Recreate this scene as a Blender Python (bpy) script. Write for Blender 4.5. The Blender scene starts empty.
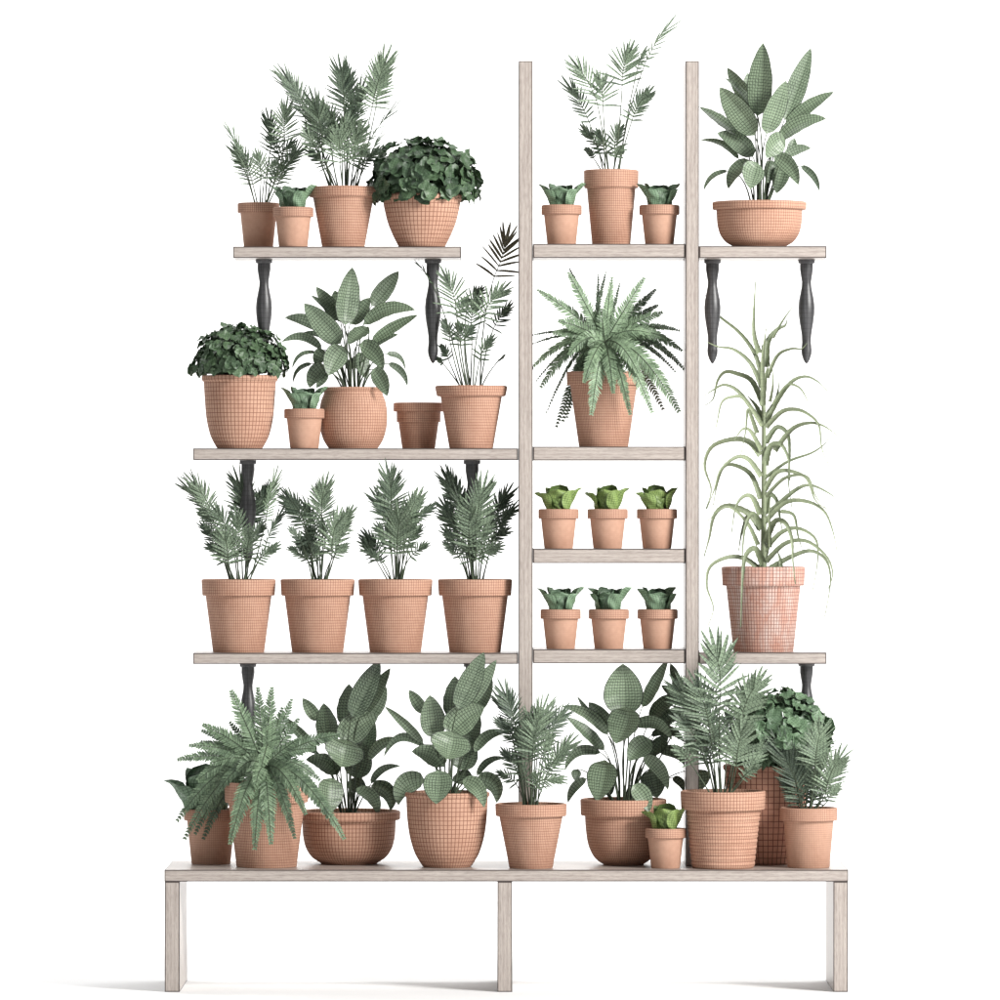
import bpy, math, random
from mathutils import Vector, Matrix
R = math.radians
S = 0.0025          # metres per photo pixel at the bench front
D = 16.0            # camera distance from the bench front
HZ = (992-490)*S    # eye height
col = bpy.context.scene.collection
rnd = random.Random(7)

def P(x, y, Y):     # a point seen at photo pixel x, y at depth Y behind the bench front
    k = S*(D+Y)/D
    return Vector(((x-506)*k, Y, HZ+(490-y)*k))

# ------------------------------------------------------------------ mesh builder
class MB:
    def __init__(s): s.v=[]; s.f=[]; s.uv=[]; s.uv2=[]; s.c=[]
    def face(s, idx, uvs, col=(.5,.5,0), uv2=None):
        s.f.append(idx); s.uv += uvs; s.uv2 += (uv2 or uvs); s.c += [col]*len(idx)
    def grid(s, pts, us, vs, col, uvs=None):
        """pts[j][i]; us cells across, vs cells along"""
        b=len(s.v); nj=len(pts); ni=len(pts[0])
        for r in pts: s.v += r
        for j in range(nj-1):
            for i in range(ni-1):
                u0,u1=us*i/(ni-1),us*(i+1)/(ni-1); v0,v1=vs*j/(nj-1),vs*(j+1)/(nj-1)
                a0,a1=i/(ni-1),(i+1)/(ni-1)
                s.face([b+j*ni+i,b+j*ni+i+1,b+(j+1)*ni+i+1,b+(j+1)*ni+i],
                       [(u0,v0),(u1,v0),(u1,v1),(u0,v1)],col,
                       [(a0,j/(nj-1)),(a1,j/(nj-1)),(a1,(j+1)/(nj-1)),(a0,(j+1)/(nj-1))])
    def tube(s, pts, r0, r1, col=(.5,.5,0), n=6, cap=False):
        rings=[]; m=len(pts)
        for j,p in enumerate(pts):
            t=(pts[min(j+1,m-1)]-pts[max(j-1,0)]).normalized()
            a=t.orthogonal().normalized() if j==0 else (pa - t*pa.dot(t)).normalized()
            pa=a; b=t.cross(a); r=r0+(r1-r0)*j/(m-1)
            rings.append([p+(a*math.cos(2*math.pi*i/n)+b*math.sin(2*math.pi*i/n))*r for i in range(n+1)])
        s.grid(rings, n/2, m, col)
    def build(s, name, mat, parent=None, smooth=True, sharp=None):
        me=bpy.data.meshes.new(name); o=bpy.data.objects.new(name, me)
        off=parent.location if parent else Vector((0,0,0))
        me.from_pydata([tuple(p-off) for p in s.v],[],s.f)
        l1=me.uv_layers.new(name='UVMap'); l2=me.uv_layers.new(name='edge')
        l1.data.foreach_set('uv',[a for t in s.uv for a in t]); l2.data.foreach_set('uv',[a for t in s.uv2 for a in t])
        ca=me.color_attributes.new('tone','FLOAT_COLOR','CORNER')
        ca.data.foreach_set('color',[a for c in s.c for a in (*c,1.0)])
        me.materials.append(mat)
        if smooth: me.shade_smooth()
        if sharp: me.set_sharp_from_angle(angle=R(sharp))
        me.update(); col.objects.link(o)
        if parent: o.parent=parent
        return o

def thing(name, label, cat, loc, group=None, rotz=0):
    o=bpy.data.objects.new(name,None); col.objects.link(o)
    o.location=loc; o.rotation_euler=(0,0,rotz); o.empty_display_size=.05
    o['label']=label; o['category']=cat
    if group: o['group']=group
    return o

# ------------------------------------------------------------------ materials
class NT:
    k=.83
    def __init__(s,name):
        s.m=bpy.data.materials.new(name); s.m.use_nodes=True; s.t=s.m.node_tree
        s.b=s.t.nodes['Principled BSDF']
    def n(s,typ,**kw):
        x=s.t.nodes.new(typ)
        for k,v in kw.items(): setattr(x,k,v)
        return x
    def l(s,a,b): s.t.links.new(a,b)
    def math(s,op,a,b=None,clamp=False):
        x=s.n('ShaderNodeMath',operation=op,use_clamp=clamp)
        for i,v in enumerate((a,b)):
            if v is None: continue
            if isinstance(v,(int,float)): x.inputs[i].default_value=v
            else: s.l(v,x.inputs[i])
        return x.outputs[0]
    def mix(s,f,a,b,blend='MIX'):
        x=s.n('ShaderNodeMix',data_type='RGBA',blend_type=blend)
        for i,v in ((0,f),(6,a),(7,b)):
            if isinstance(v,(int,float)): x.inputs[i].default_value=v
            elif isinstance(v,tuple): x.inputs[i].default_value=(*(q*s.k for q in v),1)
            else: s.l(v,x.inputs[i])
        return x.outputs[2]
    def noise(s,vec,scale,detail=3,rough=.5,dist=0):
        x=s.n('ShaderNodeTexNoise'); x.inputs['Scale'].default_value=scale
        x.inputs['Detail'].default_value=detail; x.inputs['Roughness'].default_value=rough; x.inputs['Distortion'].default_value=dist
        if vec is not None: s.l(vec,x.inputs['Vector'])
        return x.outputs['Fac']
    def ramp(s,f,lo,hi):
        x=s.n('ShaderNodeMapRange'); x.inputs[1].default_value=lo; x.inputs[2].default_value=hi; s.l(f,x.inputs[0]); return x.outputs[0]
    def mapping(s,vec,scale):
        x=s.n('ShaderNodeMapping'); x.inputs['Scale'].default_value=scale; s.l(vec,x.inputs['Vector']); return x.outputs[0]
    def grid(s,uv,wu,wv):
        sp=s.n('ShaderNodeSeparateXYZ'); s.l(uv,sp.inputs[0])
        pu=s.math('PINGPONG',sp.outputs[0],.5); pv=s.math('PINGPONG',sp.outputs[1],.5)
        a=s.math('LESS_THAN',pu,wu/2); b=s.math('LESS_THAN',pv,wv/2)
        return s.math('MAXIMUM',a,b)
    def bump(s,h,st,dist):
        x=s.n('ShaderNodeBump'); x.inputs['Strength'].default_value=st; x.inputs['Distance'].default_value=dist
        s.l(h,x.inputs['Height']); s.l(x.outputs[0],s.b.inputs['Normal'])

def mat_terracotta(name, base, dark, line, wl=.2, stain=0, lf=1.0, rough=.75):
    k=NT(name); tc=k.n('ShaderNodeTexCoord'); uv=k.n('ShaderNodeUVMap',uv_map='UVMap')
    n1=k.noise(tc.outputs['Object'],14,4,.6); n2=k.noise(tc.outputs['Object'],90,3,.6)
    c=k.mix(k.ramp(n1,.3,.7),base,dark)
    c=k.mix(k.math('MULTIPLY',k.ramp(n2,.35,.75),.22),c,tuple(min(1,b*1.25+.03) for b in base))
    if stain:
        mp=k.mapping(tc.outputs['Object'],(1,1,.35))
        st=k.ramp(k.noise(mp,26,6,.72,.6),.43,.66)
        c=k.mix(k.math('MULTIPLY',st,stain),c,(.62,.5,.45))
    at=k.n('ShaderNodeAttribute',attribute_name='tone'); sr=k.n('ShaderNodeSeparateColor'); k.l(at.outputs['Color'],sr.inputs[0])
    g=k.math('MULTIPLY',k.grid(uv.outputs[0],wl,wl*.8),sr.outputs[0])
    c=k.mix(k.math('MULTIPLY',g,lf),c,line)
    k.l(c,k.b.inputs['Base Color']); k.b.inputs['Roughness'].default_value=rough
    k.b.inputs['Specular IOR Level'].default_value=.25
    k.bump(n2,.25,.0015)
    return k.m

def mat_leaf(name, dark, light, line, wl=.16, rim=0.0, lf=.8, rough=.5, vein=None, spec=.4):
    k=NT(name); uv=k.n('ShaderNodeUVMap',uv_map='UVMap'); ue=k.n('ShaderNodeUVMap',uv_map='edge')
    at=k.n('ShaderNodeAttribute',attribute_name='tone'); sp=k.n('ShaderNodeSeparateColor'); k.l(at.outputs['Color'],sp.inputs[0])
    tc=k.n('ShaderNodeTexCoord')
    n=k.noise(tc.outputs['Object'],35,4,.6)
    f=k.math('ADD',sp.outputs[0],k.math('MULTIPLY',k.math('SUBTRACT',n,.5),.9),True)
    c=k.mix(f,dark,light)  # tone mixes leaf variety with shade on back leaves, put into the colour
    c=k.mix(k.math('MULTIPLY',sp.outputs[1],.35),c,tuple(x*1.25+y*.02 for x,y in zip(light,(1,.6,0))))
    br=k.math('GREATER_THAN',sp.outputs[2],.5)
    c=k.mix(k.math('MULTIPLY',br,.75),c,(.16,.12,.07))
    se=k.n('ShaderNodeSeparateXYZ'); k.l(ue.outputs[0],se.inputs[0])
    ce=k.math('ABSOLUTE',k.math('SUBTRACT',se.outputs[0],.5))
    if vein:
        # pale midrib and side veins
        mid=k.math('LESS_THAN',ce,.022)
        w=k.math('SINE',k.math('MULTIPLY',k.math('SUBTRACT',se.outputs[1],k.math('MULTIPLY',ce,.45)),95))
        sv=k.math('MULTIPLY',k.ramp(w,.1,1.0),.38)
        c=k.mix(k.math('MAXIMUM',k.math('MULTIPLY',mid,.6),sv),c,vein)
    g=k.grid(uv.outputs[0],wl,wl)
    if rim:
        e=k.math('GREATER_THAN',ce,.5-rim); g=k.math('MAXIMUM',g,e)
    c=k.mix(k.math('MULTIPLY',g,lf),c,line)
    k.l(c,k.b.inputs['Base Color']); k.b.inputs['Roughness'].default_value=rough
    k.b.inputs['Specular IOR Level'].default_value=spec
    return k.m

def mat_wood(name, c1, c2, c3, line, rough=.34):
    k=NT(name); uv=k.n('ShaderNodeUVMap',uv_map='UVMap'); ue=k.n('ShaderNodeUVMap',uv_map='edge')
    m1=k.mapping(uv.outputs[0],(7,60,1)); m2=k.mapping(uv.outputs[0],(40,420,1))
    wv=k.n('ShaderNodeTexWave',wave_type='BANDS',bands_direction='Y'); k.l(k.mapping(uv.outputs[0],(3,26,1)),wv.inputs[0])
    wv.inputs['Scale'].default_value=1.2; wv.inputs['Distortion'].default_value=7; wv.inputs['Detail'].default_value=3; wv.inputs['Detail Scale'].default_value=1.3
    n1=k.noise(m1,1,5,.65,.4); n2=k.noise(m2,1,4,.7)
    c=k.mix(k.ramp(n1,.3,.7),c1,c2)
    c=k.mix(k.math('MULTIPLY',k.ramp(wv.outputs['Fac'],.2,1),.3),c,c3)
    c=k.mix(k.math('MULTIPLY',k.ramp(n2,.5,.66),.5),c,c3)
    c=k.mix(k.math('MULTIPLY',k.ramp(n2,.48,.3),.35),c,tuple(min(1,x*1.3) for x in c1))
    s1=k.n('ShaderNodeSeparateXYZ'); k.l(uv.outputs[0],s1.inputs[0]); s2=k.n('ShaderNodeSeparateXYZ'); k.l(ue.outputs[0],s2.inputs[0])
    mn=k.math('MINIMUM',k.math('MINIMUM',s1.outputs[0],s1.outputs[1]),k.math('MINIMUM',s2.outputs[0],s2.outputs[1]))
    c=k.mix(k.math('MULTIPLY',k.math('LESS_THAN',mn,.0026),.95),c,line)
    k.l(c,k.b.inputs['Base Color']); k.b.inputs['Roughness'].default_value=rough
    k.bump(n2,.35,.001)
    return k.m

def mat_plain(name, c, c2=None, rough=.8, scale=60, spec=.3, bump=0):
    k=NT(name); tc=k.n('ShaderNodeTexCoord'); n=k.noise(tc.outputs['Object'],scale,4,.6)
    if name.startswith('white'): k.k=1
    k.l(k.mix(k.ramp(n,.3,.7),c,c2 or c),k.b.inputs['Base Color']); k.b.inputs['Roughness'].default_value=rough
    k.b.inputs['Specular IOR Level'].default_value=spec
    if bump: k.bump(n,.6,bump)
    return k.m

TL=(.17,.065,.04)
M={}
M['terra']=mat_terracotta('terracotta_clay',(.575,.35,.25),(.49,.275,.19),TL,.16,lf=.92)
M['terra_fine']=mat_terracotta('smooth_terracotta_clay',(.58,.355,.255),(.49,.28,.195),TL,.2,lf=.9)
M['terra_dark']=mat_terracotta('brown_terracotta_clay',(.60,.33,.235),(.50,.25,.175),(.15,.06,.04),.14)
M['terra_stain']=mat_terracotta('weathered_terracotta_clay',(.56,.32,.25),(.47,.25,.19),(.18,.08,.06),.17,stain=1.0)
M['palm']=mat_leaf('palm_leaf',(.055,.088,.058),(.27,.36,.24),(.010,.017,.012),.2,lf=.7,rim=.07)
M['broad']=mat_leaf('broad_leaf',(.050,.076,.050),(.25,.335,.215),(.008,.013,.008),.18,rim=.035,lf=.85,vein=(.40,.51,.35),rough=.44,spec=.42)
M['fern']=mat_leaf('fern_leaf',(.065,.105,.065),(.29,.41,.25),(.02,.04,.02),.2,lf=.5)
M['bush']=mat_leaf('bush_leaf',(.030,.060,.033),(.125,.205,.105),(.008,.016,.008),.16,lf=.5,vein=(.12,.2,.11),rough=.45)
M['rosette']=mat_leaf('rosette_leaf',(.035,.070,.042),(.23,.35,.22),(.012,.03,.012),.17,lf=.75,rim=.03)
M['rosette_lime']=mat_leaf('lime_rosette_leaf',(.05,.10,.02),(.30,.42,.13),(.02,.05,.008),.17,lf=.75,rim=.03)
M['aloe']=mat_leaf('aloe_leaf',(.085,.115,.055),(.32,.37,.235),(.03,.042,.02),.1,lf=.35,rim=.1,rough=.5)
M['stem']=mat_plain('green_stem',(.035,.05,.03),(.10,.13,.08),.55,30)
M['soil']=mat_plain('potting_soil',(.035,.026,.02),(.10,.08,.065),.95,180,bump=.004)
M['wood']=mat_wood('bleached_oak',(.545,.485,.44),(.435,.38,.345),(.22,.18,.16),(.06,.045,.04))
k=NT('charcoal_turned_wood'); uv=k.n('ShaderNodeUVMap',uv_map='UVMap'); nn=k.noise(k.mapping(uv.outputs[0],(1.1,.12,1)),1,5,.7)
c=k.mix(k.ramp(nn,.3,.75),(.018,.018,.019),(.10,.10,.105)); g=k.grid(uv.outputs[0],.2,.15); c=k.mix(k.math('MULTIPLY',g,.45),c,(.008,.008,.008))
k.l(c,k.b.inputs['Base Color']); k.b.inputs['Roughness'].default_value=.4; k.bump(nn,.3,.001); M['char']=k.m
M['plate']=mat_plain('grey_metal_plate',(.10,.10,.105),(.15,.15,.155),.45,50)
M['white']=mat_plain('white_backdrop_paper',(.9,.9,.9),(.91,.91,.91),.9,1,spec=.0)
M['floor']=mat_plain('white_floor_paint',(.84,.84,.84),(.85,.85,.85),.9,1,spec=.0)

# ------------------------------------------------------------------ the setting
def studio():
    mb=MB(); prof=[(-9,0),(3.0,0)]
    for i in range(1,17):
        a=i/16*math.pi/2; prof.append((3.0+1.6*math.sin(a),1.6-1.6*math.cos(a)))
    f=MB(); xs=[-9,9]
    f.grid([[Vector((x,y,z)) for x in xs] for y,z in prof[:2]],1,1,(.5,.5,0))
    o=f.build('floor',M['floor'],smooth=False); o['kind']='structure'
    b=MB(); prof.append((4.6,7.5))
    b.grid([[Vector((x,y,z)) for x in xs] for y,z in prof[1:]],1,1,(.5,.5,0))
    o=b.build('backdrop',M['white']); o['kind']='structure'
studio()

# ------------------------------------------------------------------ woodwork
def box(mb, x0,x1,y0,y1,z0,z1, axis):
    """box with grain along axis; UV in metres from one corner, edge UV from the opposite one"""
    c=[Vector((x,y,z)) for z in (z0,z1) for y in (y0,y1) for x in (x0,x1)]
    b=len(mb.v); mb.v+=c
    for idx in ([0,1,5,4],[3,2,6,7],[2,0,4,6],[1,3,7,5],[4,5,7,6],[2,3,1,0]):
        p=[c[i] for i in idx]
        mn=[min(q[a] for q in p) for a in range(3)]; mx=[max(q[a] for q in p) for a in range(3)]
        ax=[a for a in range(3) if mx[a]-mn[a]>1e-9]
        u=axis if axis in ax else ax[0]; v=[a for a in ax if a!=u][0]
        mb.face([b+i for i in idx],[(q[u]-mn[u],q[v]-mn[v]) for q in p],uv2=[(mx[u]-q[u],mx[v]-q[v]) for q in p])
def board(name,parent,x0,x1,yt,yb,Y0,Y1,axis):
    a=P(x0,yb,Y0); b=P(x1,yt,Y0); mb=MB(); box(mb,a.x,b.x,Y0,Y1,a.z,b.z,axis)
    # a fine chamfer keeps the edges from being razor sharp
    o=mb.build(name,M['wood'],parent,smooth=False)
    return o

bench=thing('bench','long low bleached oak bench with three board legs carrying the front row of pots','bench',(0,.19,0))
board('bench_top',bench,164.4,848.3,869.8,881.6,0,.38,0)
for x0,x1 in ((164.8,179.6),(497.4,512.2),(833.4,848.0)):
    a=P(x0,992,0.001); b=P(x1,882,0.001); mb=MB(); box(mb,a.x,b.x,.001,.379,0,P(0,881.6,0).z-.0004,2); mb.build('leg',M['wood'],bench,smooth=False)
ZB=P(0,869.8,0).z
F0,F1=.17,.375
rack=thing('plant_rack','tall open rack of bleached oak boards with dark turned legs hanging below its shelves','plant rack',(0.25,.27,ZB))
zt=P(0,61,F0).z
for x0,x1 in ((518.6,532.8),(685.6,699)):
    a=P(x0,500,F0-.004); b=P(x1,500,F0-.004); mb=MB(); box(mb,a.x,b.x,F0-.004,F1+.004,ZB,zt,2); mb.build('post',M['wood'],rack,smooth=False)
SH={}
for key,x0,x1,yt,yb in (('LT',233,461,246.5,257.8),('LM',193,518.3,448.3,460),('LL',193,518.3,653,664),
    ('C1',533.2,685.2,243.8,257.8),('C2',533.2,685.2,446.6,460.4),('C3',533.2,685.2,548.8,563.2),('C4',533.2,685.2,649.4,663.4),
    ('RT',699.4,826.5,246,258),('RL',699.4,826.5,652.6,664)):
    board('shelf',rack,x0,x1,yt,yb,F0,F1,0); SH[key]=(P(0,yt,F0).z,P(0,yb,F0).z)
SH['B']=(ZB,0)
LEGP=[(6.6,0),(6.7,6),(5.8,12),(4.7,18.5),(4.9,23),(6.2,30),(7.6,37),(8.2,44),(8.0,51),(7.0,59),(5.6,67),(4.8,73),(4.6,79),(5.3,87),(5.0,91),(3.4,96),(1.5,99.5),(0.1,100.5)]
def hang_leg(x, key, Y=.275):
    zt=SH[key][1]; c=P(x,490,Y)
    kk=S*(D+Y)/D; mb=MB(); n=16
    rings=[]
    for hw,d in LEGP:
        rings.append([Vector((c.x+math.cos(2*math.pi*i/n)*hw*kk, Y+math.sin(2*math.pi*i/n)*hw*kk, zt-.0095-d*kk)) for i in range(n+1)])
    mb.grid(rings,n,26,(.5,.5,0)); o=mb.build('hanging_leg',M['char'],rack,sharp=50)
    pb=MB(); m=20
    prof=[(.1,0),(8.2,0),(8.4,.5),(8.4,3.2),(7.9,3.9),(.1,3.9)]
    pb.grid([[Vector((c.x+math.cos(2*math.pi*i/m)*h*kk,Y+math.sin(2*math.pi*i/m)*h*kk,zt-.0002-d*kk)) for i in range(m+1)] for h,d in prof],m,4,(.5,.5,0))
    q=pb.build('mounting_plate',M['plate'],None,sharp=30); q.parent=o
    for v in q.data.vertices: v.co-=rack.location
for x,kx in ((264,'LT'),(433,'LT'),(712.5,'RT'),(806.5,'RT'),(248,'LM'),(472,'LM'),(248,'LL'),(472,'LL')): hang_leg(x,kx)
hang_leg(806.5,'RL',.345)

# ------------------------------------------------------------------ pots
def smooth_prof(pts, sub=5):
    """Catmull-Rom through (r,h) points"""
    out=[]
    for i in range(len(pts)-1):
        p0=pts[max(i-1,0)];p1=pts[i];p2=pts[i+1];p3=pts[min(i+2,len(pts)-1)]
        for q in range(sub):
            t=q/sub
            out.append(tuple(.5*((2*b)+(-a+c)*t+(2*a-5*b+4*c-d)*t*t+(-a+3*b-3*c+d)*t**3) for a,b,c,d in zip(p0,p1,p2,p3)))
    out.append(pts[-1]); return out
def pot_mesh(parent, center, kk, prof, cell=2.7, mat='terra', rim_cell=None, soil_drop=5, name='pot', soil=True):
    """prof: outer (r,h) px from base up to the lip"""
    rmax=max(p[0] for p in prof); n=72; us=round(2*math.pi*rmax/cell/1.0)
    full=[(0.01,0),(prof[0][0]-1,0)]+prof
    H=prof[-1][1]; rl=prof[-1][0]
    wall=2.6 if rmax>25 else 1.8
    full+= [(rl-wall*.5,H+.5),(rl-wall,H),(rl-wall-.3,H-soil_drop-3)]
    mb=MB(); v=0; pv=[0]
    for a,b in zip(full,full[1:]):
        pv.append(pv[-1]+math.hypot(a[0]-b[0],a[1]-b[1])/cell)
    b0=len(mb.v)
    for r,h in full:
        for i in range(n+1):
            a=2*math.pi*i/n; mb.v.append(center+Vector((math.cos(a)*r*kk,math.sin(a)*r*kk,h*kk)))
    for j in range(len(full)-1):
        for i in range(n):
            q=b0+j*(n+1)+i
            mb.face([q,q+1,q+n+2,q+n+1],[(us*i/n,pv[j]),(us*(i+1)/n,pv[j]),(us*(i+1)/n,pv[j+1]),(us*i/n,pv[j+1])],(1 if mat!='terra_fine' or full[j][1]>H*.72 else (.12 if rmax<22 else .45),.5,0))
    o=mb.build(name,M[mat],parent,sharp=35)
    if soil:
        sb=MB(); rr=rl-wall+.2; hs=H-soil_drop; rg=[]
        for j in range(7):
            r=max(rr*j/6,.05); row=[]
            for i in range(25):
                a=2*math.pi*(i%24)/24
                bump=(math.sin(a*5+j*1.7)*.5+math.sin(a*3-j*2.3)*.5)*(.9 if j<6 else 0)
                row.append(center+Vector((math.cos(a)*r*kk,math.sin(a)*r*kk,(hs+bump+1.6*(1-(j/6)**2))*kk)))
            rg.append(row)
        sb.grid(rg,4,4,(.5,.5,0)); so=sb.build('soil',M['soil'],parent)
    return o
def banded(rim, body, bot, H, rh, flare=0):
    """classic pot with a rolled band: radii in px"""
    return [(bot-.6,.0),(bot,.8),(body,H-rh-.3),(body+.1,H-rh),(rim-flare-.6,H-rh),(rim-flare,H-rh+.7),(rim,H-.8),(rim-.4,H)]
SMALL=banded(20.2,17.6,14.4,39,9.2)

POT={}
def pot(key, name, label, cat, x, Y, shelf, prof, cell=2.7, mat='terra', group=None, drop=5, scale=1.0):
    kk=S*(D+Y)/D*scale; z=SH[shelf][0]+.0003
    c=Vector(((x-506)*S*(D+Y)/D,Y,z))
    root=thing(name,label,cat,c,group)
    pot_mesh(root,c.copy(),kk,prof,cell,mat,soil_drop=drop)
    H=prof[-1][1]
    POT[key]=(root,c,kk,H-drop,prof[-1][0],Y)
    return root

pot('P1','potted_palm','small palm in a terracotta pot at the left end of the top left shelf','potted palm',258.5,.31,'LT',banded(21,18.2,14.6,45,9.5),1.9,'terra_fine',drop=4)
pot('P3','potted_palm','bushy palm in a terracotta pot left of the leafy bowl, top left shelf','potted palm',343.3,.247,'LT',
    [(21,0),(21.4,1),(30,48),(30.4,49.6),(33.8,50.5),(34.6,53.5),(35.0,58.5),(34.4,60)],2.7)
pot('P4','potted_shrub','dark ruffled leafy mound in a wide terracotta bowl on the top left shelf','potted shrub',421.8,.24,'LT',
    [(22.6,0),(23.3,1)]+smooth_prof([(23.5,1.2),(29,12),(34.2,25),(37.4,38),(38.8,46)])+[(38.9,46.8),(40.2,47.6),(40.9,50),(40.6,52.2),(39.4,53.3)],4.6,drop=5)
pot('M1','potted_shrub','dense dome of small dark leaves in an egg-shaped pot, middle left shelf','potted shrub',239.8,.24,'LM',
    [(22.5,0),(23.3,1)]+smooth_prof([(23.5,1.2),(29.5,13),(33.4,30),(35,48),(36.2,66)])+[(36.3,66.6),(37.8,67.8),(38.3,70),(37.8,72.5)],4.3,drop=4)
pot('M3','potted_plant','broad-leaved plant overflowing a round-bellied terracotta jar on the middle left shelf','potted plant',353.2,.27,'LM',
    [(24.5,0),(25.2,1)]+smooth_prof([(25.4,1.2),(30,9),(33.2,20),(34.2,33),(32.6,46),(29.6,54.5),(29.3,57.3)])+[(30.2,58.2),(30.8,59.4),(30,60.8)],2.9,drop=4)
pot('M4','flower_pot','empty terracotta pot without a plant, tucked behind the airy palm on the middle left shelf','flower pot',418.6,.322,'LM',banded(25.2,21.6,16.6,45.5,8.6),2.2,drop=16)
pot('M5','potted_palm','airy palm with long bare stems beside the left post, middle left shelf','potted palm',471.2,.235,'LM',
    [(21.6,0),(22,1),(30.4,50),(30.6,51.5),(34.2,52.3),(34.8,54),(36.2,60.8),(35.6,62.2)],2.8)
for i,(x,lab) in enumerate(((238.6,'leftmost palm in the row of four on the bottom left shelf'),
      (317.6,'second palm from the left in the row of four, shortest fronds, bottom left shelf'),
      (395.4,'third palm from the left in the row of four on the bottom left shelf'),
      (475.0,'rightmost palm in the row of four, beside the left post, bottom left shelf'))):
    pot('Q%d'%i,'potted_palm',lab,'potted palm',x,.25,'LL',banded(37.2,33.0,25.8,72.5,16,flare=.9),2.75,group='four palms in a row on the bottom left shelf',drop=3)
pot('C1','potted_palm','sparse airy palm in a tall narrow terracotta pot on the top centre shelf','potted palm',611.2,.27,'C1',
    banded(27.4,24.4,19.2,74.6,17.6,.3),2.4,drop=4)
pot('C2','potted_fern','arching fern in a tapered terracotta pot on the second centre shelf','potted fern',603.6,.25,'C2',
    banded(37.2,33.4,24.8,74.5,13,.6),2.6,drop=4)
bowl=[(25.5,0),(26.5,1)]+smooth_prof([(26.8,1.1),(34,5.5),(39.4,13),(42,22),(42.7,30),(43,36.8)])+[(43.1,37.2),(46.2,37.6),(47,38.4),(47.2,44.2),(46.6,45)]
pot('R1','potted_plant','broad-leaved plant in a shallow wide-rimmed terracotta bowl on the top right shelf','potted plant',759.4,.265,'RT',bowl,3.0,drop=4)
pot('R2','potted_aloe','tall spindly aloe with curling toothed leaves in a chalk-stained pot, lower right shelf','potted aloe',763.3,.26,'RL',
    banded(41.8,37.2,30.2,84.5,18.5,.8),3.6,'terra_stain',drop=4)
pot('B1','potted_plant','rosette plant in a shaded terracotta pot behind the fern, left end of the bench','potted plant',211,.26,'B',banded(27.4,24,19.6,54.5,11,.3),2.3,'terra_fine',drop=4)
pot('B2','potted_fern','large spreading fern in a terracotta pot near the left end of the bench','potted fern',266.6,.13,'B',
    banded(42.2,38.2,30.2,84.5,20,.6),2.7,drop=4)
pot('B3','potted_plant','upright broad-leaved plant in a wide terracotta bowl on the bench beside the fern','potted plant',349,.262,'B',
    [(r*1.09,h*1.17) for r,h in bowl],4.0,drop=4)
pot('B4','potted_plant','upright broad-leaved plant in an egg-shaped terracotta pot on the bench','potted plant',447,.125,'B',
    [(23.6,0),(24.6,1)]+smooth_prof([(24.8,1.2),(32,13),(37,29),(39.6,46),(40.6,62),(40.9,69)])+[(41.0,69.6),(42.3,70.8),(42.7,72.6),(42.0,74.6)],4.4,drop=4)
pot('B5','potted_palm','bushy palm in a medium terracotta pot on the bench, in front of the left post','potted palm',531,.078,'B',
    banded(35.8,31.8,21.8,64,12,.4),2.6,drop=3)
pot('B6','potted_plant','large-leaved plant in a rounded terracotta cup on the bench behind the lime rosette','potted plant',623.4,.22,'B',
    [(20,0),(21,1)]+smooth_prof([(21.2,1.1),(29,7),(35,19),(37.6,34),(38.6,48.6)])+[(38.7,49),(42,49.3),(42.8,50.2),(43.2,64.4),(42.6,65.4)],2.9,drop=4)
rib=[(30,0),(30.6,1)]
for i in range(61):
    h=1.5+i*.935; rib.append((30.8+6.2*h/58+.75*abs(math.sin(i*math.pi/6)),h))
rib+=[(37.4,58.4),(41.4,58.6),(42,59.6),(42.6,75.4),(42.2,76.6)]
pot('B8','potted_palm','large palm with wide fronds in a horizontally ribbed terracotta pot on the bench','potted palm',723,.085,'B',rib,3.4,drop=4)
pot('B9','potted_shrub','leafy green shrub in a tall dark terracotta pot at the back right of the bench','potted shrub',766.5,.275,'B',
    [(30,0),(30.8,1)]+smooth_prof([(31,1.2),(36.5,30),(40.2,62),(41.8,92)])+[(42,93),(43.4,94),(43.8,97),(43.2,98.5)],6.2,'terra_dark',drop=5)
pot('B10','potted_palm','fine-leaved palm in a medium terracotta pot at the right end of the bench','potted palm',808.6,.1,'B',
    banded(28.9,25,21,59.5,12.5,.3),2.1,'terra_fine',drop=3)

# ------------------------------------------------------------------ foliage
def bez(a,b,c,t): return a*(1-t)**2+b*(2*t*(1-t))+c*t*t
def lance(t,p=.45): # leaflet outline
    return math.sin(math.pi*t**p)**.8 if 0<t<1 else 0
def blade(mb, pts, N, w, prof, us, vs, colr, nu=2, fold=.25, teeth=0):
    """strip of leaf along pts (list), half profile prof(t)"""
    m=len(pts); rows=[]
    for j,p in enumerate(pts):
        t=j/(m-1); T=(pts[min(j+1,m-1)]-pts[max(j-1,0)]).normalized()
        n=(N-T*N.dot(T)); n=n.normalized() if n.length>1e-4 else T.orthogonal()
        s=T.cross(n); h=w*.5*max(prof(t),.02)
        if teeth and j%2: h*=1+teeth
        row=[]
        for i in range(nu+1):
            u=-1+2*i/nu
            row.append(p+s*u*h+n*(-(1-abs(u))*h*fold))
        rows.append(row)
    mb.grid(rows,us,vs,colr)

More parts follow.
